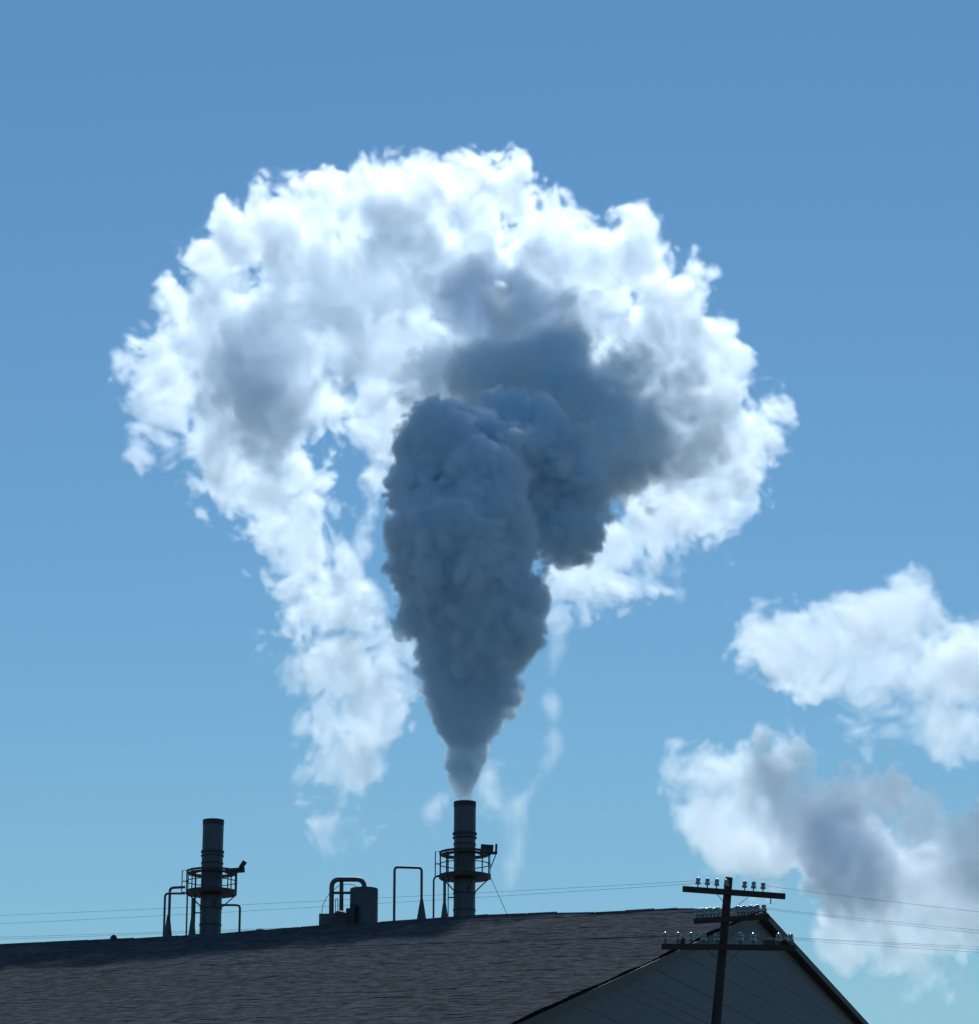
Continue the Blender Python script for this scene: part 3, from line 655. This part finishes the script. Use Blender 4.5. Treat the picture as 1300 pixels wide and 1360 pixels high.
def cloud_recipe(p, sdf, dens, ro):
    wv = np.stack([look(l, p, 17.0) for l in LOW], 1) * 0.22
    q = p + wv
    d = sdf + ro / (1 + 0.7 * np.maximum(sdf, 0)) * (0.48 * look(BILLOW, q, 14.0) + 0.28 * look(FBM, q, 11.0, True) + 0.16 * look(BILLOW, q, 4.6, True) + 0.13 * look(FBM2, q, 3.1))
    return sstep(d, 0.0, 0.85) * dens
vapour('steam_cloud', wb, CLY, 0.095, 1.35, (0.938, 0.970, 0.9988), 0.7, cloud_recipe, 1.8,
       'huge white sunlit cloud of steam arching over the dark smoke column', 'cloud', 1.8, 0.12, tubes=[(3.0, 1.3, [(x, y, r * .95, T * 1.1, .24) for x, y, r in chain]), (2.0, 1.0, [(x, y, r, D, .55) for x, y, r in strand])])

# --- the slate-blue bank where the column bends over and trails away behind
bb = [(608, 498, 26, -1, 1, .8, .7), (645, 500, 40, -1, 1, 1, .8), (690, 490, 52, -1, 1, 1, .9), (745, 475, 52, 0, 1, 1, .9), (762, 440, 26, 0, 1, .8, .7), (700, 540, 60, 0, 1, 1.2, .9), (760, 540, 64, 0, 1, 1.2, .9), (815, 500, 46, 1, 1, .7, 1), (860, 500, 40, 2, 1, .5, 1), (800, 590, 56, 1, 1, .9, 1), (850, 560, 50, 2, 1, .6, 1), (900, 545, 44, 3, 1, .35, 1), (935, 590, 42, 3, 1, .22, 1), (890, 610, 42, 2, 1, .3, 1), (840, 628, 38, 1, 1, .5, 1), (915, 500, 36, 3, 1, .18, 1), (950, 550, 36, 3, 1, .15, 1), (790, 640, 44, 0, 1, .9, .9), (660, 400, 40, 1, .8, .25, 1), (680, 440, 36, 1, .8, .4, 1)]
def bank_recipe(p, sdf, dens, ro):
    wv = np.stack([look(l, p, 15.0) for l in LOW], 1) * 0.3
    q = p + wv
    d = sdf + ro * (0.34 * look(BILLOW, q, 13.0) + 0.22 * look(FBM, q, 9.0, True) + 0.10 * look(BILLOW, q, 4.0, True))
    return sstep(d, -0.05, 0.9) * dens
vapour('smoke_bank', bb, 133.0, 0.09, 2.3, (0.91, 0.966, 0.9995), 0.2, bank_recipe, 1.4,
       'slate-blue bank of smoke trailing off to the right behind the top of the column', 'smoke', 2.5, 0.3)

# --- two drifting clouds at the right
def drift(blobs, Y0, label, sigma, seed):
    sc = Y0 / 142.0
    rec = lambda p, sdf, dens, ro: cloud_recipe(p / np.float32(sc) + np.float32(seed), sdf / sc, dens, ro)
    return vapour('drifting_cloud', blobs, Y0, 0.10 * sc, sigma / sc, (0.945, 0.972, 0.9985), 0.7, rec, 1.8 * sc, label, 'cloud', 1.8 / sc, 0.12)
drift([(1000, 845, 32, 0, .7, D, .8), (1045, 850, 45, 0, .7, D, .8), (1050, 890, 36, 0, .7, D, .8), (1100, 850, 45, 0, .7, D, .8), (1150, 830, 45, 0, .7, D, .8), (1195, 805, 42, 0, .7, D, .45), (1215, 795, 34, 0, .7, D, .4), (1150, 890, 50, 0, .7, T * 1.5, .8), (1140, 925, 28, 0, .7, T * 1.5, .8), (1210, 880, 50, 0, .7, T * 1.6, .8), (1270, 890, 50, 0, .7, D, .8), (1320, 880, 50, 0, .7, D, .8), (1270, 960, 36, 0, .7, T * 1.5, .8), (1310, 985, 36, 0, .7, T * 1.5, .8), (1230, 930, 30, 0, .7, T, .8), (1160, 985, 24, 0, .7, T, .8), (1350, 920, 60, 0, .7, D, .8)],
      230.0, 'thin white cloud with ragged edges, the upper one above the utility pole', 1.1, 9.0)
drift([(960, 1030, 34, 0, .8, D * .9, .8), (1010, 1020, 38, 0, .8, D, .8), (1045, 1010, 26, 0, .8, D, .8), (935, 1075, 34, 0, .8, D * .9, .8), (985, 1080, 45, 0, .7, D * .8, .8), (960, 1125, 36, 0, .8, D * .8, .8), (1020, 1140, 42, 0, .8, D, .8), (905, 1070, 13, 0, .7, T, .8), (890, 1060, 8, 0, .7, T, .8),
   (1040, 1060, 40, 0, 1.0, D, .8), (1090, 1110, 55, 0, 1.1, H * 1.05, .8), (1135, 1130, 52, 0, 1.1, H * 1.1, .8), (1125, 1170, 48, 0, 1.0, H * .9, .8), (1185, 1162, 42, 0, .9, H * .6, .8), (1240, 1165, 46, 0, .8, D, .8), (1100, 1070, 40, 0, .7, D, .8), (1150, 1052, 30, 0, .7, D, .7), (1175, 1062, 32, 0, .7, D * .9, .7), (1215, 1080, 36, 0, .7, D * .9, .8), (1262, 1108, 38, 0, .7, D * .9, .8), (1310, 1140, 56, 0, .8, D, .8), (1240, 1190, 55, 0, .8, D * .9, .8), (1170, 1225, 45, 0, .8, D * .9, .8), (1300, 1210, 56, 0, .8, D * .9, .8), (1120, 1250, 40, 0, .7, T * 1.5, .8), (1200, 1260, 50, 0, .7, T * 1.5, .8)],
      215.0, 'grey-centred white cloud low behind the utility pole and its crossarms', 1.2, 23.0)
